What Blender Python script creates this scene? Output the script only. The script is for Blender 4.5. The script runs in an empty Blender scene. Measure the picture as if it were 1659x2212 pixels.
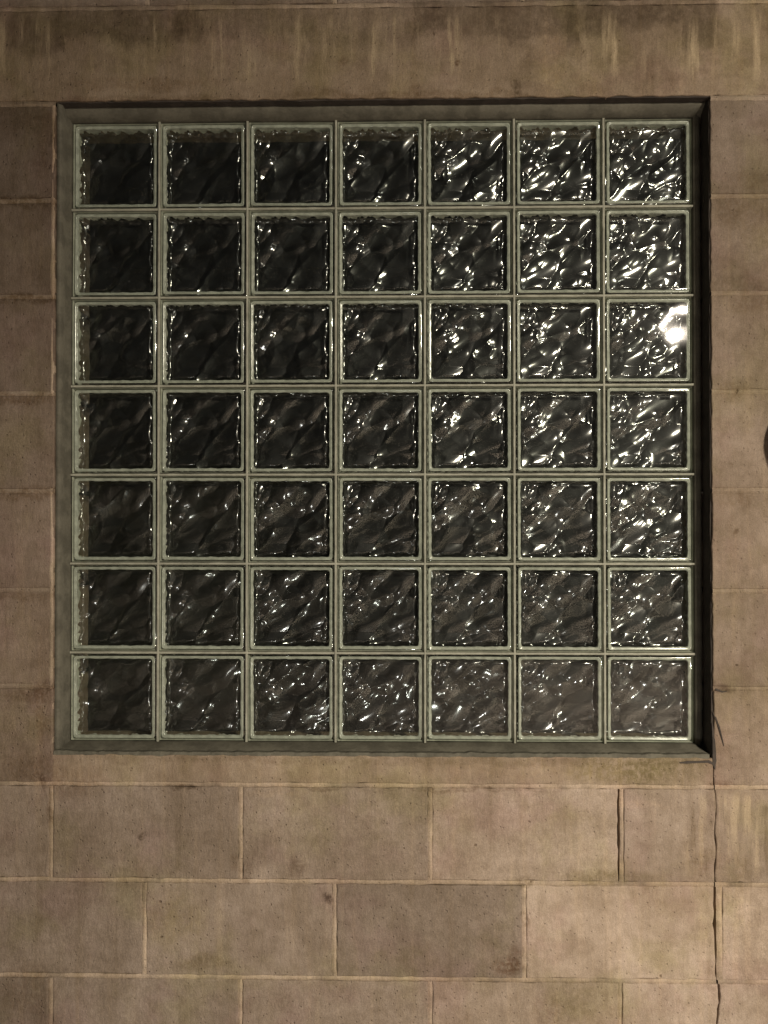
import bpy, bmesh, math, random
from mathutils import Vector, Matrix, Euler, noise

random.seed(7)
R = math.radians
sc = bpy.context.scene
col = sc.collection

# ------------------------------------------------------------------ camera
S = 1031.0            # reference pixels per metre on the wall face
DIST = 1.612
YAW, PITCH = R(0.95), R(0.6)
cam = bpy.data.cameras.new("camera")
cam.sensor_fit = 'HORIZONTAL'
cam.sensor_width = 36.0
cam.lens = 36.06
cam.clip_start = 0.05
cam.clip_end = 500
co = bpy.data.objects.new("camera", cam)
col.objects.link(co)
aim = Vector((0, 0, 0))
co.location = (DIST * math.sin(YAW), -DIST * math.cos(YAW), -DIST * math.sin(PITCH))
co.rotation_euler = (aim - co.location).to_track_quat('-Z', 'Y').to_euler()
sc.camera = co

# ------------------------------------------------------------------ night sky, moon, lamps
SUN_EL, SUN_AZ = R(28), R(205)
w = bpy.data.worlds.new("World")
sc.world = w
w.use_nodes = True
nt = w.node_tree
nt.nodes.clear()
out = nt.nodes.new("ShaderNodeOutputWorld")
bg = nt.nodes.new("ShaderNodeBackground")
sky = nt.nodes.new("ShaderNodeTexSky")
sky.sky_type = 'NISHITA'
sky.sun_disc = False
sky.sun_elevation = SUN_EL
sky.sun_rotation = SUN_AZ
bg.inputs["Strength"].default_value = 0.0012
nt.links.new(sky.outputs[0], bg.inputs[0])
nt.links.new(bg.outputs[0], out.inputs[0])

sun = bpy.data.lights.new("moonlight", 'SUN')
sun.energy = 0.05
sun.angle = R(0.5)
sun.color = (1.0, 0.93, 0.82)
so = bpy.data.objects.new("moonlight", sun)
col.objects.link(so)
so.rotation_euler = Vector((-0.5, 1.0, -0.55)).to_track_quat('-Z', 'Y').to_euler()


def lamp(name, loc, target, sx, sy, watts, color):
    l = bpy.data.lights.new(name, 'AREA')
    l.shape = 'RECTANGLE'
    l.size, l.size_y = sx, sy
    l.energy = watts
    l.color = color
    o = bpy.data.objects.new(name, l)
    col.objects.link(o)
    o.location = loc
    o.rotation_euler = (Vector(target) - Vector(loc)).to_track_quat('-Z', 'Y').to_euler()
    return o


WARM = (1.0, 0.88, 0.72)
LAMP_W = 435
# the street lamp whose mirror image sits in the right-hand glass blocks
# (a cut-off head that throws its light mostly downwards)
LP = Vector((2.24, -4.0, 1.48))
lamp("street_lamp_light", LP, LP + Vector((0.27, 0.22, -0.93)), 0.10, 0.36, LAMP_W, WARM)
# two weak low lamps, added unseen to put glints in the lower glass
lamp("glint_light", (2.45, -3.0, -0.95), (0.3, 0, -0.3), 0.09, 0.12, 16.0, (1.0, 0.92, 0.82))
lamp("glint_light", (0.10, -2.1, -1.42), (0.0, 0, -0.3), 0.07, 0.08, 4.2, (1.0, 0.96, 0.92))

vs = sc.view_settings
vs.view_transform = 'Standard'
vs.look = 'None'
vs.exposure = 0
vs.gamma = 1
vs.use_curve_mapping = False
cy = sc.cycles
cy.max_bounces = 12
cy.transparent_max_bounces = 32
cy.glossy_bounces = 6
cy.sample_clamp_indirect = 3
cy.sample_clamp_direct = 0
cy.use_denoising = True
cy.denoiser = 'OPENIMAGEDENOISE'
cy.denoising_input_passes = 'RGB_ALBEDO_NORMAL'
cy.caustics_reflective = False


# ------------------------------------------------------------------ helpers
FPX = S * DIST


def X(px):
    u = px - 829.5
    return u * DIST / (FPX * math.cos(YAW) + u * math.sin(YAW))


def Z(py):
    v = py - 1106.0
    return -v * DIST / (FPX * math.cos(PITCH) + v * math.sin(PITCH))


def mesh_obj(name, verts, faces, mats, parent=None, smooth=False, mat_idx=None):
    me = bpy.data.meshes.new(name)
    me.from_pydata(verts, [], faces)
    me.update()
    for m in (mats if isinstance(mats, (list, tuple)) else [mats]):
        me.materials.append(m)
    if smooth:
        me.polygons.foreach_set("use_smooth", [True] * len(me.polygons))
    if mat_idx:
        me.polygons.foreach_set("material_index", mat_idx)
    o = bpy.data.objects.new(name, me)
    col.objects.link(o)
    if parent:
        o.parent = parent
    return o


def inst(name, me, parent, loc=(0, 0, 0), rot=(0, 0, 0)):
    o = bpy.data.objects.new(name, me)
    col.objects.link(o)
    o.parent = parent
    o.location = loc
    o.rotation_euler = rot
    return o


def empty(name, label, cat, loc=(0, 0, 0)):
    o = bpy.data.objects.new(name, None)
    col.objects.link(o)
    o.location = loc
    o["label"] = label
    o["category"] = cat
    o["kind"] = "thing"
    return o


def n1(*p):
    return noise.noise(Vector(p))


class NB:
    """small node builder"""

    def __init__(self, name):
        self.m = bpy.data.materials.new(name)
        self.m.use_nodes = True
        self.t = self.m.node_tree
        self.t.nodes.clear()
        self.out = self.t.nodes.new("ShaderNodeOutputMaterial")

    def n(self, typ, **kw):
        nd = self.t.nodes.new(typ)
        for k, v in kw.items():
            setattr(nd, k, v)
        return nd

    def put(self, sock, v):
        if isinstance(v, bpy.types.NodeSocket):
            self.t.links.new(v, sock)
        elif isinstance(v, (tuple, list)):
            if sock.type == 'RGBA' and len(v) == 3:
                v = (*v, 1)
            sock.default_value = v
        else:
            sock.default_value = v

    def math(self, op, a, b=0.0, c=None, clamp=False):
        nd = self.n("ShaderNodeMath", operation=op, use_clamp=clamp)
        self.put(nd.inputs[0], a)
        self.put(nd.inputs[1], b)
        if c is not None:
            self.put(nd.inputs[2], c)
        return nd.outputs[0]

    def vmul(self, v, s):
        nd = self.n("ShaderNodeVectorMath", operation='MULTIPLY')
        self.put(nd.inputs[0], v)
        self.put(nd.inputs[1], s)
        return nd.outputs[0]

    def vadd(self, v, s):
        nd = self.n("ShaderNodeVectorMath", operation='ADD')
        self.put(nd.inputs[0], v)
        self.put(nd.inputs[1], s)
        return nd.outputs[0]

    def noise(self, vec, scale, detail=4, rough=0.55, color=False):
        nd = self.n("ShaderNodeTexNoise")
        self.put(nd.inputs["Vector"], vec)
        nd.inputs["Scale"].default_value = scale
        nd.inputs["Detail"].default_value = detail
        nd.inputs["Roughness"].default_value = rough
        return nd.outputs["Color" if color else "Fac"]

    def ramp(self, v, a, b, lo=0.0, hi=1.0, smooth=True):
        nd = self.n("ShaderNodeMapRange")
        nd.interpolation_type = 'SMOOTHSTEP' if smooth else 'LINEAR'
        self.put(nd.inputs[0], v)
        nd.inputs[1].default_value = a
        nd.inputs[2].default_value = b
        nd.inputs[3].default_value = lo
        nd.inputs[4].default_value = hi
        return nd.outputs[0]

    def mix(self, f, a, b, blend='MIX'):
        nd = self.n("ShaderNodeMix", data_type='RGBA', blend_type=blend)
        self.put(nd.inputs[0], f)
        self.put(nd.inputs[6], a)
        self.put(nd.inputs[7], b)
        return nd.outputs[2]

    def sep(self, v):
        nd = self.n("ShaderNodeSeparateXYZ")
        self.put(nd.inputs[0], v)
        return nd.outputs

    def bump(self, h, dist, strength=1.0, normal=None):
        nd = self.n("ShaderNodeBump")
        nd.inputs["Strength"].default_value = strength
        nd.inputs["Distance"].default_value = dist
        self.put(nd.inputs["Height"], h)
        if normal:
            self.put(nd.inputs["Normal"], normal)
        return nd.outputs[0]

    def principled(self, color, rough, normal=None, spec=0.5):
        p = self.n("ShaderNodeBsdfPrincipled")
        self.put(p.inputs["Base Color"], color)
        self.put(p.inputs["Roughness"], rough)
        p.inputs["Specular IOR Level"].default_value = spec
        if normal:
            self.put(p.inputs["Normal"], normal)
        self.t.links.new(p.outputs[0], self.out.inputs[0])
        return p


# ------------------------------------------------------------------ materials
def wall_material(name, mortar=False):
    b = NB(name)
    pos = b.n("ShaderNodeNewGeometry").outputs["Position"]
    info = b.n("ShaderNodeObjectInfo")
    x, y, z = b.sep(pos)
    # warped coordinates so stains get ragged outlines
    wn = b.noise(b.vmul(pos, (1, 1, 1)), 14, 4, 0.6, color=True)
    warp = b.vmul(b.vadd(wn, (-0.5, -0.5, -0.5)), (0.05, 0.0, 0.05))
    wpos = b.vadd(pos, warp)
    wx, wy, wz = b.sep(wpos)
    base = {1: (0.53, 0.425, 0.325), 2: (0.378, 0.303, 0.236)}[mortar] if mortar else info.outputs["Color"]
    if mortar == 1:   # the joint paint is rubbed: pale in places, block-coloured in others
        rub = b.noise(b.vadd(pos, (4, 0, 6)), 9, 4, 0.6)
        base = b.mix(b.ramp(rub, 0.36, 0.52), (0.385, 0.312, 0.242), base)
    big = b.noise(pos, 3.3, 5, 0.6)
    mid = b.noise(pos, 15, 5, 0.62)
    c = b.mix(b.ramp(big, 0.35, 0.65), b.mix(1.0, base, (0.80, 0.78, 0.74), 'MULTIPLY'), b.mix(1.0, base, (1.05, 1.05, 1.05), 'MULTIPLY'))
    c = b.mix(b.ramp(mid, 0.38, 0.66, 0, 0.7), c, b.mix(1.0, c, (0.75, 0.73, 0.68), 'MULTIPLY'))
    sm = b.noise(b.vadd(pos, (2.2, 0, 4.1)), 52, 4, 0.65)
    c = b.mix(b.ramp(sm, 0.34, 0.66), b.mix(1.0, c, (0.91, 0.90, 0.88), 'MULTIPLY'), b.mix(1.0, c, (1.06, 1.06, 1.06), 'MULTIPLY'))
    # faint green and mauve weathering clouds
    g1 = b.noise(b.vadd(pos, (3.1, 0, 7.7)), 5.0, 5, 0.6)
    c = b.mix(b.ramp(g1, 0.48, 0.66, 0, 0.75), c, b.mix(1.0, c, (0.90, 0.94, 0.76), 'MULTIPLY'))
    g2 = b.noise(b.vadd(pos, (13.1, 0, 1.7)), 6.0, 5, 0.6)
    c = b.mix(b.ramp(g2, 0.48, 0.66, 0, 0.75), c, b.mix(1.0, c, (0.94, 0.87, 0.92), 'MULTIPLY'))
    # brushed / rained vertical streaks
    st = b.noise(b.vmul(pos, (60, 30, 3.0)), 1.0, 4, 0.6)
    c = b.mix(b.ramp(st, 0.48, 0.72, 0, 0.6), c, b.mix(1.0, c, (1.20, 1.18, 1.12), 'MULTIPLY'))
    st2 = b.noise(b.vmul(b.vadd(pos, (5, 0, 2)), (34, 30, 1.6)), 1.0, 4, 0.6)
    c = b.mix(b.ramp(st2, 0.52, 0.74, 0, 0.6), c, b.mix(1.0, c, (0.78, 0.76, 0.70), 'MULTIPLY'))

    brk0 = b.ramp(b.noise(b.vadd(pos, (1, 0, 9)), 60, 5, 0.7), 0.3, 0.6, 0.6, 1.1)
    # ---- the grime band under the course above the window, with a ragged lower edge
    # (lapped patches: the edge steps up and down from patch to patch)
    cell = b.n("ShaderNodeTexVoronoi", feature='F1')
    b.put(cell.inputs["Vector"], b.vadd(b.vmul(wpos, (7.0, 0.0, 0.0)), (0.3, 0, 0)))
    cell.inputs["Scale"].default_value = 1.0
    rnd = b.sep(cell.outputs["Color"])
    edge = b.math('ADD', wz, b.math('MULTIPLY', b.math('SUBTRACT', rnd[0], 0.5), 0.045))
    edge = b.math('ADD', edge, b.math('MULTIPLY', b.math('SUBTRACT', b.noise(b.vmul(pos, (9, 1, 9)), 1.0, 5, 0.65), 0.5), 0.09))
    grime = b.math('MULTIPLY', b.ramp(edge, Z(104), Z(74)), b.ramp(z, Z(-10), Z(14)))
    gx = b.ramp(b.noise(b.vmul(pos, (6.0, 1, 2.5)), 1.0, 5, 0.65), 0.36, 0.54, 0.15, 1.0)
    gx = b.math('MULTIPLY', gx, b.ramp(rnd[1], 0.0, 1.0, 0.55, 1.0))
    grime = b.math('MULTIPLY', grime, b.math('MULTIPLY', gx, b.ramp(x, X(1562), X(1548))))
    grime = b.math('MULTIPLY', grime, brk0)
    c = b.mix(b.math('MULTIPLY', grime, 0.95), c, b.mix(1.0, c, (0.50, 0.48, 0.46), 'MULTIPLY'))
    # pale lime drips on the lintel, in clusters
    dr = b.noise(b.vmul(b.vadd(pos, b.vmul(warp, (0.25, 0, 0.6))), (30, 1, 2.2)), 1.0, 4, 0.65)
    clus = b.ramp(b.noise(b.vmul(pos, (4.5, 1, 2.0)), 1.0, 2), 0.40, 0.56)
    dm = b.math('MULTIPLY', b.ramp(z, Z(205), Z(130)), b.ramp(z, Z(14), Z(60)))
    dm = b.math('MULTIPLY', b.math('MULTIPLY', dm, clus), b.ramp(dr, 0.50, 0.72))
    c = b.mix(b.math('MULTIPLY', dm, 1.0), c, (0.56, 0.445, 0.29))
    # pale drips below the window's lower right corner
    dm2 = b.math('MULTIPLY', b.math('MULTIPLY', b.ramp(x, X(1455), X(1500)), b.ramp(x, X(1700), X(1640))),
                 b.math('MULTIPLY', b.ramp(z, Z(1905), Z(1850)), b.ramp(z, Z(1700), Z(1730))))
    c = b.mix(b.math('MULTIPLY', b.math('MULTIPLY', dm2, b.ramp(dr, 0.5, 0.66)), 0.42), c, (0.62, 0.49, 0.33))
    dm3 = b.math('MULTIPLY', dm2, b.ramp(dr, 0.46, 0.38))
    c = b.mix(b.math('MULTIPLY', dm3, 0.55), c, b.mix(1.0, c, (0.62, 0.58, 0.50), 'MULTIPLY'))

    # ---- stains and tone marks with a place of their own: (px, py, rx, ry, amount, tint)
    spots = [
        (641, 1872, 21, 22, 0.55, (0.52, 0.45, 0.40)), (312, 1808, 9, 12, 0.75, (0.30, 0.26, 0.22)),
        (820, 1946, 8, 12, 0.0, (0.3, 0.25, 0.2)), (712, 1944, 10, 13, 0.8, (0.30, 0.26, 0.24)),
        (983, 136, 5, 9, 0.8, (0.34, 0.24, 0.16)), (1117, 190, 12, 18, 0.7, (0.35, 0.31, 0.25)),
        (900, 192, 16, 20, 0.5, (0.55, 0.48, 0.38)), (742, 128, 8, 14, 0.4, (0.5, 0.4, 0.3)),
        (400, 40, 24, 26, 0.5, (0.6, 0.56, 0.5)), (1330, 1660, 90, 30, 0.75, (0.70, 0.70, 0.52)),
        (1440, 1655, 90, 40, 0.75, (0.66, 0.66, 0.56)), (1580, 1660, 44, 46, 0.25, (0.88, 0.80, 0.84)),
        (150, 1690, 70, 36, 0.5, (0.70, 0.62, 0.52)), (60, 1660, 50, 30, 0.5, (0.66, 0.58, 0.46)),
        (95, 1690, 8, 20, 0.6, (0.4, 0.34, 0.26)), (112, 1760, 9, 34, 0.6, (0.45, 0.38, 0.30)),
        (535, 1880, 14, 26, 0.55, (0.55, 0.48, 0.42)), (560, 1850, 22, 28, 0.4, (0.66, 0.60, 0.60)),
        (508, 1865, 10, 24, 0.5, (0.6, 0.52, 0.4)), (1555, 1880, 60, 60, 0.3, (0.7, 0.62, 0.5)),
        (1502, 1838, 34, 60, 0.35, (0.66, 0.60, 0.5)), (1300, 1892, 90, 14, 0.6, (0.60, 0.58, 0.46)),
        (1130, 1905, 20, 14, 0.6, (0.5, 0.46, 0.38)), (440, 2085, 60, 16, 0.5, (0.58, 0.52, 0.40)),
        (1100, 2090, 30, 20, 0.6, (0.52, 0.38, 0.30)), (1540, 2060, 18, 80, 0.35, (0.70, 0.68, 0.56)),
        (1135, 1985, 8, 20, 0.5, (0.5, 0.44, 0.36)), (1110, 2080, 12, 40, 0.5, (0.55, 0.42, 0.34)),
        (1600, 1085, 12, 16, 0.35, (0.6, 0.5, 0.4)), (1582, 1000, 6, 6, 0.6, (0.45, 0.36, 0.28)),
        (1592, 1152, 7, 6, 0.6, (0.42, 0.34, 0.26)), (1577, 450, 30, 40, 0.45, (0.62, 0.54, 0.42)),
        (1630, 395, 60, 20, 0.4, (0.65, 0.56, 0.45)), (1600, 620, 60, 22, 0.45, (0.62, 0.56, 0.46)),
        (1576, 850, 34, 22, 0.45, (0.64, 0.56, 0.44)), (1580, 1070, 44, 18, 0.4, (0.66, 0.60, 0.48)),
        (1560, 1490, 26, 10, 0.7, (0.40, 0.33, 0.32)), (60, 644, 80, 12, 0.85, (0.55, 0.48, 0.38)), (50, 436, 90, 12, 0.8, (0.58, 0.52, 0.42)), (60, 1286, 80, 10, 0.5, (0.66, 0.6, 0.5)), (75, 1500, 60, 16, 0.6, (0.62, 0.55, 0.46)), (95, 1540, 20, 70, 0.6, (0.66, 0.58, 0.50)), (95, 300, 24, 70, 0.5, (0.66, 0.6, 0.5)), (20, 240, 80, 40, 0.5, (0.66, 0.6, 0.52)), (880, 205, 300, 9, 0.6, (0.6, 0.54, 0.45)), (300, 212, 180, 12, 0.6, (0.6, 0.54, 0.46)), (310, 175, 140, 14, 0.5, (0.66, 0.58, 0.48)), (1640, 660, 60, 20, 0.5, (0.68, 0.6, 0.5)), (1560, 1690, 30, 10, 0.5, (0.6, 0.5, 0.42)), (1640, 470, 50, 60, 0.4, (0.7, 0.64, 0.5)), (400, 1703, 34, 5, 0.7, (0.4, 0.34, 0.28)), (1000, 1706, 160, 4, 0.5, (0.5, 0.44, 0.36)), (700, 1703, 60, 4, 0.5, (0.5, 0.44, 0.36)), (820, 1645, 700, 8, 0.55, (0.66, 0.64, 0.58)),  # the last entry darkens a band along the sill's upper edge
        (50, 858, 80, 14, 0.75, (0.62, 0.54, 0.44)), (60, 1066, 80, 13, 0.7, (0.62, 0.54, 0.44)),
        (380, 1990, 60, 50, 0.3, (0.9, 0.85, 0.66)), (1250, 2170, 60, 50, 0.4, (0.66, 0.64, 0.52)),
        (1180, 2190, 30, 50, 0.4, (0.64, 0.54, 0.50)), (640, 2165, 40, 60, 0.35, (0.64, 0.56, 0.54)),
        (1430, 2160, 60, 30, 0.3, (0.84, 0.76, 0.78)), (60, 2150, 60, 60, 0.4, (0.66, 0.56, 0.48)),
        (1380, 1735, 60, 9, -0.35, (1.25, 1.2, 1.12)), (1600, 1720, 60, 24, -0.3, (1.18, 1.14, 1.08)),
        (1090, 1660, 190, 26, -0.3, (1.22, 1.18, 1.06)), (560, 1660, 200, 26, -0.2, (1.20, 1.17, 1.05)),
        (600, 1712, 60, 10, -0.4, (1.25, 1.2, 1.1)), (640, 1735, 26, 30, -0.3, (1.16, 1.13, 1.06)),
        (1600, 150, 60, 70, -0.2, (1.15, 1.12, 1.05)), (1190, 130, 26, 90, -0.3, (1.22, 1.16, 1.02)),
    ]
    brk = b.ramp(b.noise(b.vadd(pos, (8, 0, 3)), 95, 4, 0.7), 0.36, 0.6, 0.25, 1.15)
    for px, py, rx, ry, am, tint in spots:
        dx = b.math('MULTIPLY', b.math('SUBTRACT', wx, X(px)), S / rx)
        dz = b.math('MULTIPLY', b.math('SUBTRACT', wz, Z(py)), S / ry)
        d = b.math('ADD', b.math('MULTIPLY', dx, dx), b.math('MULTIPLY', dz, dz))
        f = b.math('MULTIPLY', b.ramp(d, 1.9, 0.1, 0.0, abs(am)), brk)
        c = b.mix(f, c, b.mix(1.0, c, tint, 'MULTIPLY'))

    # pits and specks
    vo = b.n("ShaderNodeTexVoronoi", feature='F1')
    b.put(vo.inputs["Vector"], wpos)
    vo.inputs["Scale"].default_value = 26
    rare = b.ramp(b.sep(vo.outputs["Color"])[0], 0.80, 0.84)
    pit = b.math('MULTIPLY', b.ramp(vo.outputs["Distance"], 0.10, 0.03), rare)
    c = b.mix(b.math('MULTIPLY', pit, 0.75), c, b.mix(1.0, c, (0.42, 0.36, 0.29), 'MULTIPLY'))
    vo2 = b.n("ShaderNodeTexVoronoi", feature='F1')
    b.put(vo2.inputs["Vector"], pos)
    vo2.inputs["Scale"].default_value = 85
    rare2 = b.ramp(b.sep(vo2.outputs["Color"])[1], 0.78, 0.86)
    pit2 = b.math('MULTIPLY', b.ramp(vo2.outputs["Distance"], 0.22, 0.06), rare2)
    c = b.mix(b.math('MULTIPLY', pit2, b.ramp(big, 0.40, 0.62, 0.0, 0.3)), c, b.mix(1.0, c, (0.55, 0.50, 0.44), 'MULTIPLY'))
    fine = b.noise(pos, 420, 3, 0.7)
    c = b.mix(b.ramp(fine, 0.3, 0.7, 0, 0.85), b.mix(1.0, c, (1.12, 1.12, 1.12), 'MULTIPLY'),
              b.mix(1.0, c, (0.78, 0.78, 0.78), 'MULTIPLY'))
    # relief
    h1 = b.noise(b.vmul(pos, (1, 1, 0.55)), 180, 4, 0.65)
    nrm = b.bump(h1, 0.0022, 0.8)
    h2 = b.noise(b.vmul(pos, (1, 1, 0.4)), 34, 5, 0.6)
    nrm = b.bump(h2, 0.005, 0.65, nrm)
    nrm = b.bump(b.math('MULTIPLY', b.math('ADD', pit, pit2), -1.0), 0.003, 0.6, nrm)
    b.principled(c, 0.78, nrm, 0.25)
    return b.m


M_WALL = wall_material("painted_block")
M_MORTAR = wall_material("wall_mortar", 1)
M_SMEAR = wall_material("smeared_mortar", 2)


def olive_material(name, color, rough, var=0.3):
    b = NB(name)
    pos = b.n("ShaderNodeNewGeometry").outputs["Position"]
    a = b.noise(pos, 22, 5, 0.6)
    f = b.noise(pos, 160, 4, 0.65)
    c = b.mix(b.ramp(a, 0.40, 0.60, 0, 1), color, tuple(v * (1 - var) for v in color))
    c = b.mix(b.ramp(f, 0.35, 0.7, 0, 0.5), c, b.mix(1.0, c, (0.72, 0.72, 0.68), 'MULTIPLY'))
    nrm = b.bump(f, 0.0012, 0.5)
    nrm = b.bump(a, 0.006, 0.5, nrm)
    b.principled(c, rough, nrm, 0.3)
    return b.m


M_FRAME = olive_material("perimeter_mortar", (0.175, 0.165, 0.128), 0.8)
M_GROUT = olive_material("grout", (0.44, 0.44, 0.355), 0.6, 0.2)
M_COAT = olive_material("edge_coating", (0.64, 0.66, 0.55), 0.5, 0.2)
M_DARK = olive_material("sealant_and_shade", (0.075, 0.062, 0.052), 0.8)  # loose sealant, and the shade painted under the lintel and on the right jamb


def glass_material(name, f0, rough, dust, dust_rough, wob=None):
    """thin glass: clear, with a mirror coat that follows Schlick's law, and a dusty wide lobe"""
    b = NB(name)
    pos = b.n("ShaderNodeNewGeometry").outputs["Position"]
    lw = b.n("ShaderNodeLayerWeight")
    lw.inputs[0].default_value = 0.5
    f5 = b.math('POWER', lw.outputs["Facing"], 5.0)
    fr = b.math('MULTIPLY_ADD', f5, 1 - f0, f0)
    tr = b.n("ShaderNodeBsdfTransparent")
    tr.inputs[0].default_value = (0.955, 0.975, 0.95, 1)
    g1 = b.n("ShaderNodeBsdfAnisotropic")
    g1.inputs["Roughness"].default_value = rough
    g2 = b.n("ShaderNodeBsdfAnisotropic")
    g2.inputs["Roughness"].default_value = dust_rough
    dm = b.math('MULTIPLY', b.ramp(b.noise(pos, 24, 4), 0.3, 0.7, 0.5, 1.5), dust)
    mg = b.n("ShaderNodeMixShader")
    b.put(mg.inputs[0], dm)
    b.t.links.new(g1.outputs[0], mg.inputs[1])
    b.t.links.new(g2.outputs[0], mg.inputs[2])
    ms = b.n("ShaderNodeMixShader")
    b.put(ms.inputs[0], fr)
    b.t.links.new(tr.outputs[0], ms.inputs[1])
    b.t.links.new(mg.outputs[0], ms.inputs[2])
    b.t.links.new(ms.outputs[0], b.out.inputs[0])
    return b.m


M_GLASS = glass_material("clear_glass", 0.045, 0.03, 0.05, 0.45)
M_WAVE = glass_material("wavy_glass", 0.095, 0.115, 0.17, 0.5)


def rim_material():
    b = NB("glass_rim")
    pos = b.n("ShaderNodeNewGeometry").outputs["Position"]
    a = b.noise(pos, 60, 4, 0.6)
    c = b.mix(b.ramp(a, 0.35, 0.65), (0.47, 0.495, 0.42), (0.33, 0.35, 0.295))
    b.principled(c, 0.16, None, 0.5)
    return b.m


M_RIM = rim_material()

# ------------------------------------------------------------------ ground and the dark room behind the window
GZ = -1.5


def ground():
    b = NB("concrete_paving")
    pos = b.n("ShaderNodeNewGeometry").outputs["Position"]
    a = b.noise(pos, 1.5, 5)
    f = b.noise(pos, 130, 3, 0.7)
    c = b.mix(b.ramp(a, 0.35, 0.65), (0.21, 0.178, 0.160), (0.28, 0.238, 0.214))
    c = b.mix(b.ramp(f, 0.4, 0.7, 0, 0.6), c, (0.33, 0.285, 0.255))
    b.principled(c, 0.85, b.bump(f, 0.004, 0.6), 0.3)
    n = 24
    vs_, fs = [], []
    ex = 150.0
    for j in range(n + 1):
        for i in range(n + 1):
            u, v = i / n * 2 - 1, j / n * 2 - 1
            xx, yy = ex * u * abs(u), ex * v * abs(v)
            vs_.append((xx, yy, GZ + 0.01 * n1(xx, yy, 0)))
    for j in range(n):
        for i in range(n):
            k = j * (n + 1) + i
            fs.append((k, k + 1, k + n + 2, k + n + 1))
    g = mesh_obj("ground", vs_, fs, b.m)
    g["kind"] = "structure"


ground()


def room():
    b = NB("dark_plaster")
    pos = b.n("ShaderNodeNewGeometry").outputs["Position"]
    a = b.noise(pos, 4, 4)
    b.principled(b.mix(a, (0.05, 0.045, 0.04), (0.08, 0.072, 0.062)), 0.9, b.bump(a, 0.003, 0.3))
    x0, x1, y0, y1, z0, z1 = -2.6, 2.6, 0.185, 4.2, GZ + 0.02, 1.9
    v = [(x0, y0, z0), (x1, y0, z0), (x1, y1, z0), (x0, y1, z0), (x0, y0, z1), (x1, y0, z1), (x1, y1, z1), (x0, y1, z1)]
    f = [(0, 1, 2, 3), (4, 7, 6, 5), (1, 5, 6, 2), (0, 3, 7, 4), (3, 2, 6, 7)]
    r = mesh_obj("room_interior", v, f, b.m)
    r["kind"] = "structure"


room()

# ------------------------------------------------------------------ the block wall
wall = empty("block_wall", "beige painted concrete block wall with pale mortar lines and weather stains around the window",
             "wall", (0, 0, GZ))
BT = 0.185             # block thickness
JW = 9.5               # joint width in reference px
OX0, OX1, OY0, OY1 = 116, 1539, 211, 1634     # opening
CEL = []


def wob(ax, ay, seed, amp):
    return amp * n1(ax * 9, ay * 9, seed) + 0.5 * amp * n1(ax * 40, ay * 40, seed + 5) + 0.45 * amp * n1(ax * 130, ay * 130, seed + 9)


def rough_block(name, x0, x1, y0, y1, colr, mat=None, face=0.0, seed=None, amp=0.0021, back=BT, left=None, right=None, tilt=True, parent=None, step=0.012):
    """one block between pixel edges; left / right may give a crack line (list of px offsets)"""
    seed = random.random() * 100 if seed is None else seed
    xa, xb, za, zb = X(x0), X(x1), Z(y1), Z(y0)
    pts = []
    nx = max(2, int((xb - xa) / step))
    nz = max(2, int((zb - za) / step))

    def ed(lst, t):
        if not lst:
            return 0.0
        k = t * (len(lst) - 1)
        i = min(int(k), len(lst) - 2)
        return (lst[i] * (1 - (k - i)) + lst[i + 1] * (k - i)) / S
    for i in range(nx):
        t = i / nx
        pts.append((xa + (xb - xa) * t, za + (wob(t * (xb - xa) * 4, 0, seed, amp) if i else 0)))
    for i in range(nz):
        t = i / nz
        pts.append((xb + ed(right, 1 - t) + (wob(t, 3, seed, amp) if i else 0), za + (zb - za) * t))
    for i in range(nx):
        t = 1 - i / nx
        pts.append((xa + (xb - xa) * t + (ed(right, 0) if i == 0 else 0), zb + (wob(t * (xb - xa) * 4, 6, seed, amp) if i else 0)))
    for i in range(nz):
        t = 1 - i / nz
        pts.append((xa + ed(left, 1 - t) + (wob(t, 9, seed, amp) if i else 0), za + (zb - za) * t))
    cx = sum(p[0] for p in pts) / len(pts)
    cz = sum(p[1] for p in pts) / len(pts)
    tx, tz = (random.uniform(-0.004, 0.004), random.uniform(-0.004, 0.004)) if tilt else (0, 0)
    dy = face + (random.uniform(-0.0009, 0.0009) if tilt else 0)
    n = len(pts)
    V, F = [], []
    for k, (ins, yy) in enumerate(((0.0030, 0.0), (0.0011, 0.0004), (0.0, 0.0018), (0.0, back))):
        for (px, pz) in pts:
            sx = ins * (1 if px < cx else -1) * (1 if abs(px - cx) > (xb - xa) / 2 - 0.012 or k == 9 else 0)
            szz = ins * (1 if pz < cz else -1) * (1 if abs(pz - cz) > (zb - za) / 2 - 0.012 else 0)
            yv = yy + dy + (tx * (px - cx) + tz * (pz - cz) if k < 3 else 0)
            yv += 0.0005 * n1(px * 70, pz * 70, seed) if k < 3 else 0
            V.append((px + sx, yv, pz + szz - GZ))
    F.append(tuple(range(n)))
    for k in range(3):
        for i in range(n):
            j = (i + 1) % n
            F.append((k * n + i, (k + 1) * n + i, (k + 1) * n + j, k * n + j))
    F.append(tuple(reversed(range(3 * n, 4 * n))))
    o = mesh_obj(name, V, F, mat or M_WALL, parent or wall)
    o.color = (*colr, 1)
    return o


BASE = (0.358, 0.289, 0.233)


def tone(k, t=(1, 1, 1)):
    return tuple(v * k * s for v, s in zip(BASE, t))


def rtone():
    k = random.uniform(0.84, 1.08)
    return tone(k, (1 + random.uniform(-.02, .02), 1.0, 1 + random.uniform(-.05, .05)))


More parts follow.
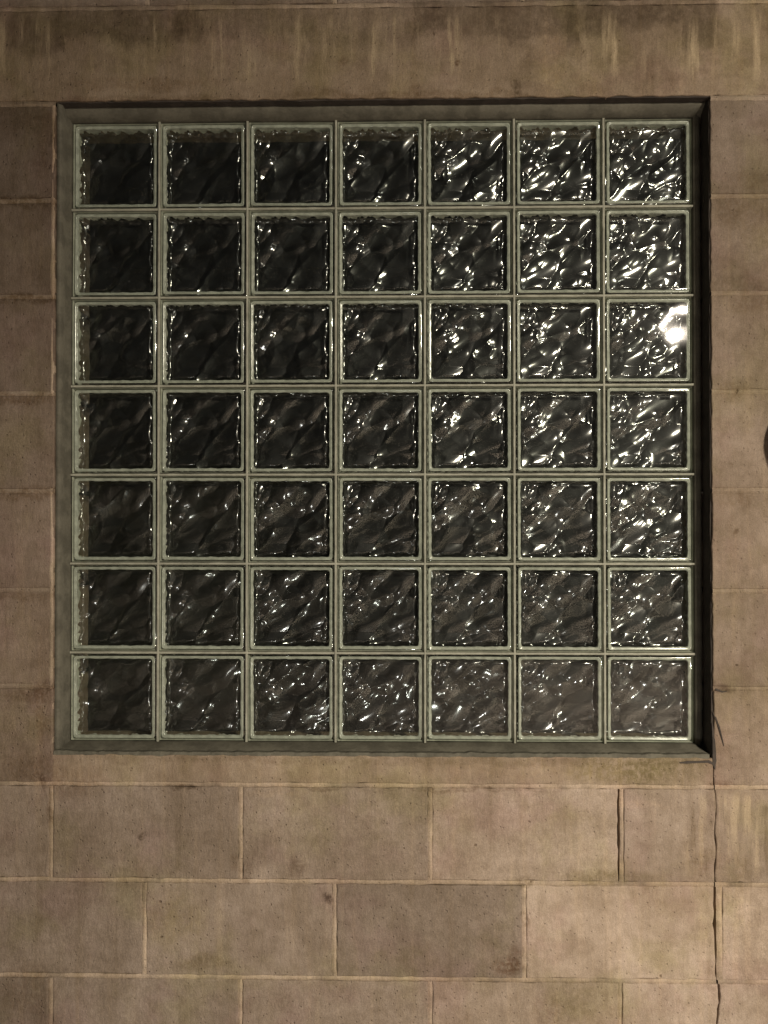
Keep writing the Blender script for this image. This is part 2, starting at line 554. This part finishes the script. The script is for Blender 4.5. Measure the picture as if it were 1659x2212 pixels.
lines = [-1040, -830, -620, -410, -200, 10, 218, 428, 637, 848, 1060, 1276, 1485, 1697, 1906, 2115, 2325, 2535, 2652]
P = [113.0, 315.0]
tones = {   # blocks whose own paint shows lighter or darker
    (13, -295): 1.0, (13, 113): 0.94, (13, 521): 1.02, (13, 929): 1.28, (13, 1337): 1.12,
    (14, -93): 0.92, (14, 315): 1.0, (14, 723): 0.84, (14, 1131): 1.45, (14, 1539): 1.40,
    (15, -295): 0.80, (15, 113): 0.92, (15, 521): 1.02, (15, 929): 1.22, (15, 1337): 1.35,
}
SIDE_L = {6: .55, 7: .59, 8: .64, 9: .72, 10: .80, 11: .86, 12: .80}  # darker towards the top: dimmer light put into the block tones
SIDE_R = {6: .72, 7: .76, 8: .84, 9: .90, 10: .92, 11: .86, 12: .98}  # likewise on the right, upper blocks toned down for weaker light
CRACKB = [0, 0, -1, 0, -1, -4, 0, 1, 1, 2, 3, 2, 4, 5]
CRACKC = [3, 4, 5, 2, 0, -2, -3, -6, -8, -9, -10]
CRACKA = [-1, 1, 3, 2, 0, -1, 0, 2, 1, -1, -2, -1]
mort_v, mort_f = [], []
smear_v, smear_f = [], []


def mortar_bar(x0, x1, y0, y1, dep=0.0016, seed=None, horiz=True, smear=False):
    """a strip of struck mortar, uneven along its length"""
    seed = random.random() * 90 if seed is None else seed
    mort_v, mort_f = (smear_v, smear_f) if smear else (globals()["mort_v"], globals()["mort_f"])
    ed = 0.0026 if smear else 0.0012
    L = (x1 - x0) if horiz else (y1 - y0)
    n = max(2, int(L / 16))
    base = len(mort_v)
    for i in range(n + 1):
        t = i / n
        d = dep - 0.0006 + 0.0022 * n1(t * L / 90, seed, 0) + 0.0008 * n1(t * L / 18, seed, 4)
        d = min(max(d, -0.0006), 0.004)
        e0 = 0.0016 * n1(t * L / 40, seed, 11) + 0.0007 * n1(t * L / 11, seed, 17)
        e1 = 0.0016 * n1(t * L / 40, seed, 31) + 0.0007 * n1(t * L / 11, seed, 37)
        if horiz:
            x = X(x0 + L * t)
            a, c_ = Z(y0) + e0, Z(y1) + e1
            zm = (a + c_) / 2
            mort_v.extend([(x, 0.06, a - GZ), (x, d + ed, a - GZ), (x, d, zm - GZ + 0.001), (x, d, zm - GZ - 0.001), (x, d + ed, c_ - GZ), (x, 0.06, c_ - GZ)])
        else:
            z = Z(y0 + L * t) - GZ
            a, c_ = X(x0) + e0, X(x1) + e1
            xm = (a + c_) / 2
            mort_v.extend([(a, 0.06, z), (a, d + ed, z), (xm - 0.001, d, z), (xm + 0.001, d, z), (c_, d + ed, z), (c_, 0.06, z)])
    for i in range(n):
        for k in range(5):
            q = base + i * 6 + k
            mort_f.append((q, q + 1, q + 7, q + 6) if horiz else (q, q + 6, q + 7, q + 1))


XL, XR = -1600, 3300
BL, BR = -1500, 3180
for ci in range(len(lines) - 1):
    y0, y1 = lines[ci], lines[ci + 1]
    par = (ci + 1) % 2       # 13 -> 0 (P1)
    js = []
    k = -5
    while P[par] + 408 * k < XR + 408:
        js.append(P[par] + 408 * k)
        k += 1
    segs = [(a, b_) for a, b_ in zip(js[:-1], js[1:]) if b_ > XL and a < XR]
    if ci == 5:            # lintel course
        segs = [(a, b_) for a, b_ in segs if b_ <= -60 or a >= 2150]
        segs.sort()
        lo = [s for s in segs if s[1] <= -60]
        last = max(s[1] for s in lo)
        segs.append((last, 2153))
    if 6 <= ci <= 12:      # courses beside the window
        ns = []
        for a, b_ in segs:
            if b_ <= OX0 + 2 or a >= OX1 - 2:
                ns.append((a, b_))
            else:
                if a < OX0 - 20:
                    ns.append((a, OX0))
                if b_ > OX1 + 20:
                    ns.append((OX1, b_))
        segs = [(a, b_) for a, b_ in ns if b_ - a > 30]
    segs = [(max(a, -1500), min(b_, 3180)) for a, b_ in segs if min(b_, 3180) - max(a, -1500) > 40]   # plumb wall ends
    for a, b_ in sorted(segs):
        h = JW / 2
        key = (ci, round(a))
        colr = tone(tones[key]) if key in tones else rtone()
        if ci == 5 and a < 0 and b_ == 2153:
            rough_block("lintel", a + h, 2153 - h, y0 + h, OY0, tone(0.98, (1, .97, .88)), amp=0.0030, step=0.012)  # lintel tone lowered as well, for the dim light along the top
            mortar_bar(2153 - h - .2, 2153 + h + .2, y0 + h, y1 - h, horiz=False)
            continue
        xl = a + h if abs(a - OX1) > 4 or not (6 <= ci <= 12) else OX1 + (1.6 if ci == 12 else 0)
        xr = b_ - h if abs(b_ - OX0) > 4 or not (6 <= ci <= 12) else OX0
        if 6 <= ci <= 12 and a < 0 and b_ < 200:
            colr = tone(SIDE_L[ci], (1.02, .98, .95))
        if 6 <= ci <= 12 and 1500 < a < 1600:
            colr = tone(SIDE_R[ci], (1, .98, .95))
        yt, yb = y0 + h, y1 - h
        if ci == 13 and round(a) == 1337:
            rough_block("concrete_block", 1346, 1541.6, yt, yb, colr, right=CRACKA)
            rough_block("concrete_block", 1543.4, xr, yt, yb, tone(1.06), left=CRACKA)
        elif ci == 13 and round(a) == 929:
            rough_block("concrete_block", xl, 1331, yt, yb, colr, right=[2, 1, 0, 1, 0, 1, 2, 1, 2, 3])
        elif ci == 14 and round(a) == 1131:
            rough_block("concrete_block", xl, 1538.5, yt, yb, colr, right=CRACKB)
        elif ci == 14 and round(a) == 1539:
            rough_block("concrete_block", 1557, xr, yt, yb, colr)
        elif ci == 15 and round(a) == 1337:
            rough_block("concrete_block", xl, 1543, yt, yb, colr, right=CRACKC)
            rough_block("concrete_block", 1547, xr, yt, yb, tone(1.30), left=CRACKC)
        else:
            rough_block("concrete_block", xl, xr, yt, yb, colr)
        # head joint on the right of this block
        jx = b_
        if not (6 <= ci <= 12 and abs(jx - OX0) < 4):
            if ci == 13 and round(jx) == 1337:
                mortar_bar(1337, 1346.2, yt, yb, horiz=False)
            elif ci == 14 and round(jx) == 1539:
                mortar_bar(1544, 1557.2, yt, yb, horiz=False)
            else:
                mortar_bar(jx - h - .2, jx + h + .2, yt, yb, dep=random.uniform(.0008, .0024), horiz=False)
    # bed joint under this course
    h = JW / 2
    if 5 <= ci <= 12 and ci != 12:
        if ci == 5:
            mortar_bar(BL, OX0, y1 - h - 2, y1 + h + 2, dep=0.0003, smear=True)
            mortar_bar(OX1, BR, y1 - h - 2, y1 + h + 2, dep=0.0003, smear=True)
        else:
            mortar_bar(BL, OX0, y1 - h - 2, y1 + h + 2, dep=0.0004, smear=True)
            mortar_bar(OX1, BR, y1 - h - 2, y1 + h + 2, dep=0.0004, smear=True)
    elif ci == 13:
        mortar_bar(BL, 1539, y1 - h, y1 + h)
        mortar_bar(1541.5, BR, y1 - h, y1 + h)
    elif ci == 14:
        mortar_bar(BL, 1543, y1 - h, y1 + h)
        mortar_bar(1547, BR, y1 - h, y1 + h)
    elif ci == 12:
        mortar_bar(BL, 1539.5, y1 - h, y1 + h)
        mortar_bar(1542.2, BR, y1 - h, y1 + h)
    else:
        mortar_bar(BL, BR, y1 - h, y1 + h)
mortar_bar(OX0 - 9, OX0 - 1, OY0 + 10, OY1, dep=-0.0006, horiz=False)
mesh_obj("mortar", smear_v, smear_f, M_SMEAR, wall)["kind"] = "stuff"
mo = mesh_obj("mortar", mort_v, mort_f, M_MORTAR, wall)
mo["kind"] = "stuff"

# rough cast sill strip between the window and the course below
rough_block("sill", OX0 - 2, OX1 - 0.5, OY1, 1693, tone(1.05, (1.02, 1.0, .93)), seed=3.3, amp=0.0022, tilt=False)

# ------------------------------------------------------------------ the glass block window
win = empty("glass_block_window", "square window of seven rows of wavy glass blocks set in the beige block wall",
            "window", (X(827), 0, Z(OY1)))
WO = Vector(win.location)
GD = 0.045                       # recess of the glass face
PITCHG = 0.1926
GCX = X(829.5 - 9 * 1.028)
GCZ = Z(1106 - (1106 - 929) * 1.028) + 0.001
H = 0.0932                       # half block
random.seed(11)


def rr(hs, r, n=5):
    """rounded square outline, counter-clockwise seen from the front"""
    p = []
    for cxs, czs, a0 in ((1, -1, -90), (1, 1, 0), (-1, 1, 90), (-1, -1, 180)):
        for i in range(n + 1):
            a = R(a0 + 90 * i / n)
            p.append((cxs * (hs - r) + r * math.cos(a), czs * (hs - r) + r * math.sin(a)))
    return p


def ring_mesh(name, profile, mat, nc=5, sub=1):
    """profile: list of (half size, corner radius, y); closed = first repeated"""
    V, F = [], []
    n = None
    for hs, r, y in profile:
        o = rr(hs, r, nc)
        n = len(o)
        V += [(a, y, c_) for a, c_ in o]
    for k in range(len(profile) - 1):
        for i in range(n):
            j = (i + 1) % n
            F.append((k * n + i, k * n + j, (k + 1) * n + j, (k + 1) * n + i))
    me = bpy.data.meshes.new(name)
    me.from_pydata(V, [], F)
    me.materials.append(mat)
    me.polygons.foreach_set("use_smooth", [True] * len(me.polygons))
    me.update()
    return me


def face_mesh():
    """outer face of a block: almost flat, pressed glass, with rounded edges"""
    V, F = [], []
    n = 22
    for j in range(n + 1):
        for i in range(n + 1):
            u, v = i / n * 2 - 1, j / n * 2 - 1
            u = math.copysign(1 - (1 - abs(u)) ** 1.6, u)
            v = math.copysign(1 - (1 - abs(v)) ** 1.6, v)
            x, z = u * H, v * H
            e = H - max(abs(x), abs(z))
            y = 0.0028 * max(0, 1 - e / 0.005) ** 2
            y += 0.00055 * n1(x * 20, z * 20, 2.2) + 0.00008 * n1(x * 70, z * 90, 1)
            V.append((x, y, z))
    for j in range(n):
        for i in range(n):
            k = j * (n + 1) + i
            F.append((k, k + 1, k + n + 2, k + n + 1))
    me = bpy.data.meshes.new("glass_block")
    me.from_pydata(V, [], F)
    me.materials.append(M_GLASS)
    me.polygons.foreach_set("use_smooth", [True] * len(me.polygons))
    me.update()
    return me


def wave(x, z, seed):
    a = R(38)
    p = x * math.cos(a) + z * math.sin(a)      # along the streaks
    q = -x * math.sin(a) + z * math.cos(a)
    # bend the streaks
    q += 0.010 * n1(p * 16, seed, q * 10)
    q2 = q + 0.011 * n1(p * 9, seed + 2, q * 12)
    p2 = p + 0.012 * n1(q * 14, seed + 6, p * 10)
    d = noise.voronoi(Vector((p2 * 8.6, q2 * 18.5, seed)))[0]
    h = 0.0190 * (d[0] * d[0])                       # long pressed lobes with creases between
    m = min(1.0, max(0.0, 1.7 * n1(p * 18 + 4, q * 18, seed + 9) + 0.20))
    d2 = noise.voronoi(Vector((p * 25 + 5, q * 28, seed + 4)))[0]
    h += 0.0115 * m * d2[0] * d2[0]                  # small dimples, in patches only
    h += 0.0034 * n1(p * 12, q * 17, seed + 8)
    return h


def wave_mesh(name, hs, seed, n=110, sgn=1, amp=1.0):
    V, F = [], []
    for j in range(n + 1):
        for i in range(n + 1):
            x, z = (i / n * 2 - 1) * hs, (j / n * 2 - 1) * hs
            e = hs - max(abs(x), abs(z))
            e2 = max(0.0, e + 0.003 * n1(x * 70, z * 70, seed))
            t = max(0.0, 1 - e2 / 0.011)
            y = sgn * amp * wave(x, z, seed) + sgn * 0.007 * t * t
            V.append((x, y, z))
    for j in range(n):
        for i in range(n):
            k = j * (n + 1) + i
            F.append((k, k + 1, k + n + 2, k + n + 1))
    me = bpy.data.meshes.new(name)
    me.from_pydata(V, [], F)
    me.materials.append(M_WAVE)
    me.polygons.foreach_set("use_smooth", [True] * len(me.polygons))
    me.update()
    return me


me_face = face_mesh()
HB = H - 0.0112
me_front = wave_mesh("wavy_pane", HB, 4.0)
me_rear = [wave_mesh("rear_pane", H - 0.003, sd, sgn=-1, amp=0.7) for sd in (21.0, 33.5)]
hb, rb = H - 0.0072, 0.0022


def rim_mesh():
    """moulded glass rim round the pane, its inner edge uneven"""
    m = 30
    outl = []
    for sd in range(4):
        for k in range(m):
            t = k / m * 2 - 1
            outl.append(((t, -1), (1, t), (-t, 1), (-1, -t))[sd])
    prof = [(-0.0046, 0.0085), (-0.0044, 0.0056), (-0.0054, 0.0044), (-0.0068, 0.0048), (-0.0078, 0.0060), (-0.0090, 0.0056), (-0.0108, 0.0072), (-0.0112, 0.0100)]
    V, F = [], []
    for k, (dh, y) in enumerate(prof):
        w_ = max(0, k - 3) / 4.0
        for u, v in outl:
            hs = H + dh + w_ * (0.0016 * n1(u * 7, v * 7, 3.3) + 0.0012 * n1(u * 19, v * 19, 6.1))
            # round the corners
            a_, b2 = abs(u), abs(v)
            r = 0.05
            if a_ > 1 - r and b2 > 1 - r:
                cx_, cz_ = (a_ - (1 - r)) / r, (b2 - (1 - r)) / r
                L_ = math.hypot(cx_, cz_)
                mx = max(cx_, cz_)
                f_ = mx / L_ if L_ > 1e-6 else 1
                a_, b2 = (1 - r) + cx_ * f_ * r, (1 - r) + cz_ * f_ * r
            V.append((math.copysign(a_, u) * hs, y + 0.0004 * n1(u * 15, v * 15, k), math.copysign(b2, v) * hs))
    n = len(outl)
    for k in range(len(prof) - 1):
        for q in range(n):
            j_ = (q + 1) % n
            F.append((k * n + q, k * n + j_, (k + 1) * n + j_, (k + 1) * n + q))
    me = bpy.data.meshes.new("glass_rim")
    me.from_pydata(V, [], F)
    me.materials.append(M_RIM)
    me.polygons.foreach_set("use_smooth", [True] * len(me.polygons))
    me.update()
    return me


me_bead = rim_mesh()


def coat_mesh():
    """coated inside walls of the hollow, with a ragged inner end"""
    V, F = [], []
    m = 40
    ys = [0.0040, 0.010, 0.018, 0.026, 0.034]
    outl = []
    for s in range(4):
        for i in range(m):
            t = i / m * 2 - 1
            outl.append(((t, -1), (1, t), (-t, 1), (-1, -t))[s])
    for k, y in enumerate(ys):
        for q, (u, v) in enumerate(outl):
            hs = H - 0.0008
            yy = y
            if k >= 2:
                yy += (k - 1) * 0.004 * n1(u * 9, v * 9, 1.5) + (k - 1) * .0022 * n1(u * 26, v * 26, 4.5)
            ins = 0.0 if k == 0 else 0.0010 * k * (1 + 1.3 * n1(u * 12, v * 12, k))
            V.append((u * (hs - ins), yy, v * (hs - ins)))
    n = len(outl)
    for k in range(len(ys) - 1):
        for i in range(n):
            j = (i + 1) % n
            F.append((k * n + i, (k + 1) * n + i, (k + 1) * n + j, k * n + j))
    me = bpy.data.meshes.new("edge_coating")
    me.from_pydata(V, [], F)
    me.materials.append(M_COAT)
    me.polygons.foreach_set("use_smooth", [True] * len(me.polygons))
    me.update()
    return me


me_coat = coat_mesh()
for r_ in range(7):
    for c_ in range(7):
        x = GCX + (c_ - 3) * PITCHG + random.uniform(-.0006, .0006)
        z = GCZ + (3 - r_) * PITCHG + random.uniform(-.0006, .0006)
        b = inst("glass_block", me_face, win, Vector((x, GD + random.uniform(-.0006, .0006), z)) - WO,
                 (R(random.uniform(-.35, .35)), R(random.uniform(-.2, .2)), R(random.uniform(-.35, .35))))
        inst("wavy_pane", me_front, b, (0, 0.0085, 0))
        inst("rear_pane", me_rear[(r_ * 3 + c_ * 5 + r_ * c_) % 2], b, (0, 0.050, 0))
        inst("glass_rim", me_bead, b)
        inst("edge_coating", me_coat, b)

# grout lattice: a bead in every joint, a thin open seam on both sides
gv, gf = [], []


def grout_bar(p0, p1, half, horiz, seed):
    n = 260
    base = len(gv)
    for i in range(n + 1):
        t = p0 + (p1 - p0) * i / n
        for u, y in ((-1, 0.03), (-1, 0.0026), (-.7, 0.0014), (0, 0.0016), (.7, 0.0012), (1, 0.0028), (1, 0.03)):
            o_ = u * half + 0.0005 * n1(t * 30, seed, u) + 0.0003 * n1(t * 110, seed + 7, u)
            yy = GD + y + 0.0010 * n1(t * 45, seed + 3, u) + 0.0006 * n1(t * 140, seed + 3, u * 2)
            gv.append(((t, yy, seed_z(seed) + o_) if horiz else (seed_z(seed) + o_, yy, t)))
    for i in range(n):
        for k in range(6):
            q = base + i * 7 + k
            gf.append((q, q + 7, q + 8, q + 1) if horiz else (q, q + 1, q + 8, q + 7))


_sz = {}


def seed_z(s):
    return _sz[s]


ext = 3.5 * PITCHG
for i in range(1, 7):
    _sz[i] = -ext + i * PITCHG
    _sz[i + 20] = -ext + i * PITCHG
v0 = len(gv)
for i in range(1, 7):
    grout_bar(-ext + 0.0012, ext - 0.0012, 0.0025, True, i)
nh = len(gv)
for i in range(1, 7):
    grout_bar(-ext + 0.0012, ext - 0.0012, 0.0025, False, i + 20)
gv = [(a + GCX - WO.x, y - (0.0003 if k >= nh else 0), c_ + GCZ - WO.z) for k, (a, y, c_) in enumerate(gv)]
mesh_obj("grout", gv, gf, M_GROUT, win, smooth=True)

# perimeter mortar strips (left one trowelled out to the wall face)
gx0, gx1 = GCX - ext + 0.0005, GCX + ext - 0.0005
gz0, gz1 = GCZ - ext + 0.0005, GCZ + ext - 0.0005


def strip(name, quadfun, n=60):
    """quadfun(t) -> list of profile points (x,y,z)"""
    V, F = [], []
    k = None
    for i in range(n + 1):
        p = quadfun(i / n)
        k = len(p)
        V += [tuple(Vector(q) - WO) for q in p]
    for i in range(n):
        for j in range(k - 1):
            q = i * k + j
            F.append((q, q + 1, q + k + 1, q + k))
    return mesh_obj(name, V, F, M_FRAME, win, smooth=True)


ox0, ox1, oz0, oz1 = X(OX0), X(OX1), Z(OY1), Z(OY0)


def sl(t):
    z = oz0 + (oz1 - oz0) * t
    wv = 0.0012 * n1(z * 9, 1, 0) + .0006 * n1(z * 40, 4, 0)
    return [(ox0 + .001, GD + .02, z), (ox0 + .0012, 0.006 + wv, z), (ox0 + .010 + wv, 0.012, z), (gx0 - .006, GD - .010, z), (gx0 - .0005, GD - .001 + wv, z), (gx0 + .0005, GD + .03, z)]


def srr(t):
    z = oz0 + (oz1 - oz0) * t
    wv = 0.0010 * n1(z * 9, 11, 0) + .0005 * n1(z * 40, 14, 0)
    return [(gx1 - .0005, GD + .03, z), (gx1 + wv, GD + .0005, z), (gx1 + .008, GD - .002, z), (ox1 - .004, GD + .002, z), (ox1 - .001, GD + .03, z)]


def stp(t):
    x = ox0 + (ox1 - ox0) * t
    wv = 0.0010 * n1(x * 9, 21, 0) + .0005 * n1(x * 40, 24, 0)
    return [(x, GD + .03, gz1 - .0005), (x, GD + .0005, gz1 + wv), (x, GD - .010, gz1 + .006), (x, 0.024 + 2 * wv, oz1 - .008), (x, 0.023 + wv, oz1 - .002), (x, GD + .03, oz1 - .001)]


def sbt(t):
    x = ox0 + (ox1 - ox0) * t
    wv = 0.0012 * n1(x * 9, 31, 0) + .0007 * n1(x * 40, 34, 0)
    return [(x, GD + .03, oz0 + .001), (x, 0.010, oz0 + .001), (x, 0.012, oz0 + .006 + wv), (x, GD - .008, gz0 - .004), (x, GD + .0005, gz0 + wv), (x, GD + .03, gz0 + .0005)]


for nm, fn in (("perimeter_mortar", sl), ("perimeter_mortar", srr), ("perimeter_mortar", stp), ("perimeter_mortar", sbt)):
    strip(nm, fn)

# ------------------------------------------------------------------ dark round fitting at the right of the wall
fit = empty("wall_fitting", "dark round fitting fixed to the beige wall, right of the window",
            "wall fitting", (X(1779), 0, Z(952)))
b_ = NB("black_metal")
pos_ = b_.n("ShaderNodeNewGeometry").outputs["Position"]
b_.principled(b_.mix(b_.noise(pos_, 30), (0.005, 0.0045, 0.006), (0.009, 0.008, 0.010)), 0.5, None, 0.4)
M_BLACK = b_.m


def lathe(name, prof, mat, parent, n=48):
    V, F = [], []
    for r, y in prof:
        for i in range(n):
            a = 2 * math.pi * i / n
            V.append((r * math.cos(a), y, r * math.sin(a)))
    for k in range(len(prof) - 1):
        for i in range(n):
            j = (i + 1) % n
            F.append((k * n + i, k * n + j, (k + 1) * n + j, (k + 1) * n + i))
    F.append(tuple(range((len(prof) - 1) * n, len(prof) * n)))
    return mesh_obj(name, V, F, mat, parent, smooth=True)


lathe("back_plate", [(0.098, 0.002), (0.100, -0.004), (0.099, -0.014), (0.090, -0.016)], M_BLACK, fit)
lathe("housing", [(0.088, -0.015), (0.106, -0.022), (0.1075, -0.030), (0.1075, -0.042), (0.103, -0.052), (0.085, -0.061), (0.05, -0.067), (0.015, -0.069)], M_BLACK, fit)

# ------------------------------------------------------------------ loose sealant and a painted sill gap, the window's lower right corner
def sliver(name, pts, mat, parent, thick=0.0018):
    """tapered curled strip; pts = (px, py, half width px, y)"""
    base = Vector(parent.location)
    V, F = [], []
    for k, (px, py, hw, y) in enumerate(pts):
        if k < len(pts) - 1:
            d = Vector((X(pts[k + 1][0]) - X(px), 0, Z(pts[k + 1][1]) - Z(py)))
        else:
            d = Vector((X(px) - X(pts[k - 1][0]), 0, Z(py) - Z(pts[k - 1][1])))
        d.normalize()
        nrm = Vector((-d.z, 0, d.x)) * (hw / S)
        c = Vector((X(px), y, Z(py))) - base
        V += [tuple(c + nrm), tuple(c - nrm), tuple(c - nrm + Vector((0, thick, 0))), tuple(c + nrm + Vector((0, thick, 0)))]
    n = len(pts)
    for k in range(n - 1):
        for i in range(4):
            j = (i + 1) % 4
            F.append((k * 4 + i, k * 4 + j, k * 4 + 4 + j, k * 4 + 4 + i))
    F += [(3, 2, 1, 0), tuple((n - 1) * 4 + i for i in range(4))]
    return mesh_obj(name, V, F, mat, parent)


sliver("sealant_and_gap_strip", [(1539, 1535, 0.8, 0.003), (1544, 1548, 1.5, -0.001), (1550, 1566, 1.8, -0.0025), (1556, 1588, 1.2, -0.0025), (1561, 1608, 0.4, -0.0015)], M_DARK, win, 0.0010)
sliver("sealant_and_gap_strip", [(1537, 1483, 1.6, 0.004), (1546, 1487, 2.0, -0.0008), (1558, 1492, 1.6, -0.0010), (1568, 1491, 0.5, -0.001)], M_DARK, win, 0.0008)
sliver("sealant_and_gap_strip", [(1466, 1644, 1.2, -0.0016), (1482, 1643, 2.8, -0.0018), (1505, 1642, 2.2, -0.0018), (1528, 1641, 3.0, -0.0018), (1540, 1647, 3.0, -0.0016), (1542, 1658, 0.6, -0.0012)], M_DARK, win, 0.0010)  # dark strip painted in for the gap at the sill's end
sliver("sealant_and_gap_strip", [(1538, 1560, 1.0, 0.003), (1540, 1600, 3.0, -0.0008), (1541, 1640, 4.0, -0.0010), (1541, 1652, 1.0, -0.001)], M_DARK, win, 0.0010)

# ragged sealant along the foot of the window, and dark beads painting the shade under the lintel and down the right jamb
random.seed(5)
pts_ = []
q_ = OX0 + 1
while q_ < OX1 - 6:
    bump_ = sum(v * math.exp(-((q_ - c0) / wd) ** 2) for c0, v, wd in ((135, 5, 22), (345, 5, 12), (600, 4, 9), (622, 3, 8), (722, 4, 7), (890, 2, 30), (1018, 4, 14), (1130, 2, 20), (1330, 4, 8), (1410, 3, 12), (1500, 4, 24)))
    pts_.append((q_, OY1 - 3 + 0.3 * bump_, 4 + 0.7 * bump_ + random.uniform(-.8, .8), 0.0012 + random.uniform(-.0006, .0006)))
    q_ += 7
sliver("sealant_and_shade_bead", pts_, M_FRAME, win, 0.012)


def bead(name, fn, n=120):
    V, F = [], []
    k = 0
    for i in range(n + 1):
        p = fn(i / n)
        k = len(p)
        V += [tuple(Vector(q) - WO) for q in p]
    for i in range(n):
        for j in range(k - 1):
            q = i * k + j
            F.append((q, q + 1, q + k + 1, q + k))
    return mesh_obj(name, V, F, M_DARK, win)


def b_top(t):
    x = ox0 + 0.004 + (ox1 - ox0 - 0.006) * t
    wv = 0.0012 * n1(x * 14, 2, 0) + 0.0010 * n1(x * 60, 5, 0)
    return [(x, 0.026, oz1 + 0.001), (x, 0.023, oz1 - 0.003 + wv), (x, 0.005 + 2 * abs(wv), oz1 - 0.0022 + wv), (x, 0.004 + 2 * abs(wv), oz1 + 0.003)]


def b_right(t):
    z = oz0 - 0.004 + (oz1 - oz0) * t
    wv = 0.0010 * n1(z * 14, 12, 0) + 0.0008 * n1(z * 60, 15, 0)
    return [(ox1 + 0.002, 0.004 + 2 * abs(wv), z), (ox1 - 0.0022 + wv, 0.005 + 2 * abs(wv), z), (ox1 - 0.003 + wv, GD - 0.002, z), (ox1 + .001, GD, z)]


bead("sealant_and_shade_bead", b_top)
bead("sealant_and_shade_bead", b_right)
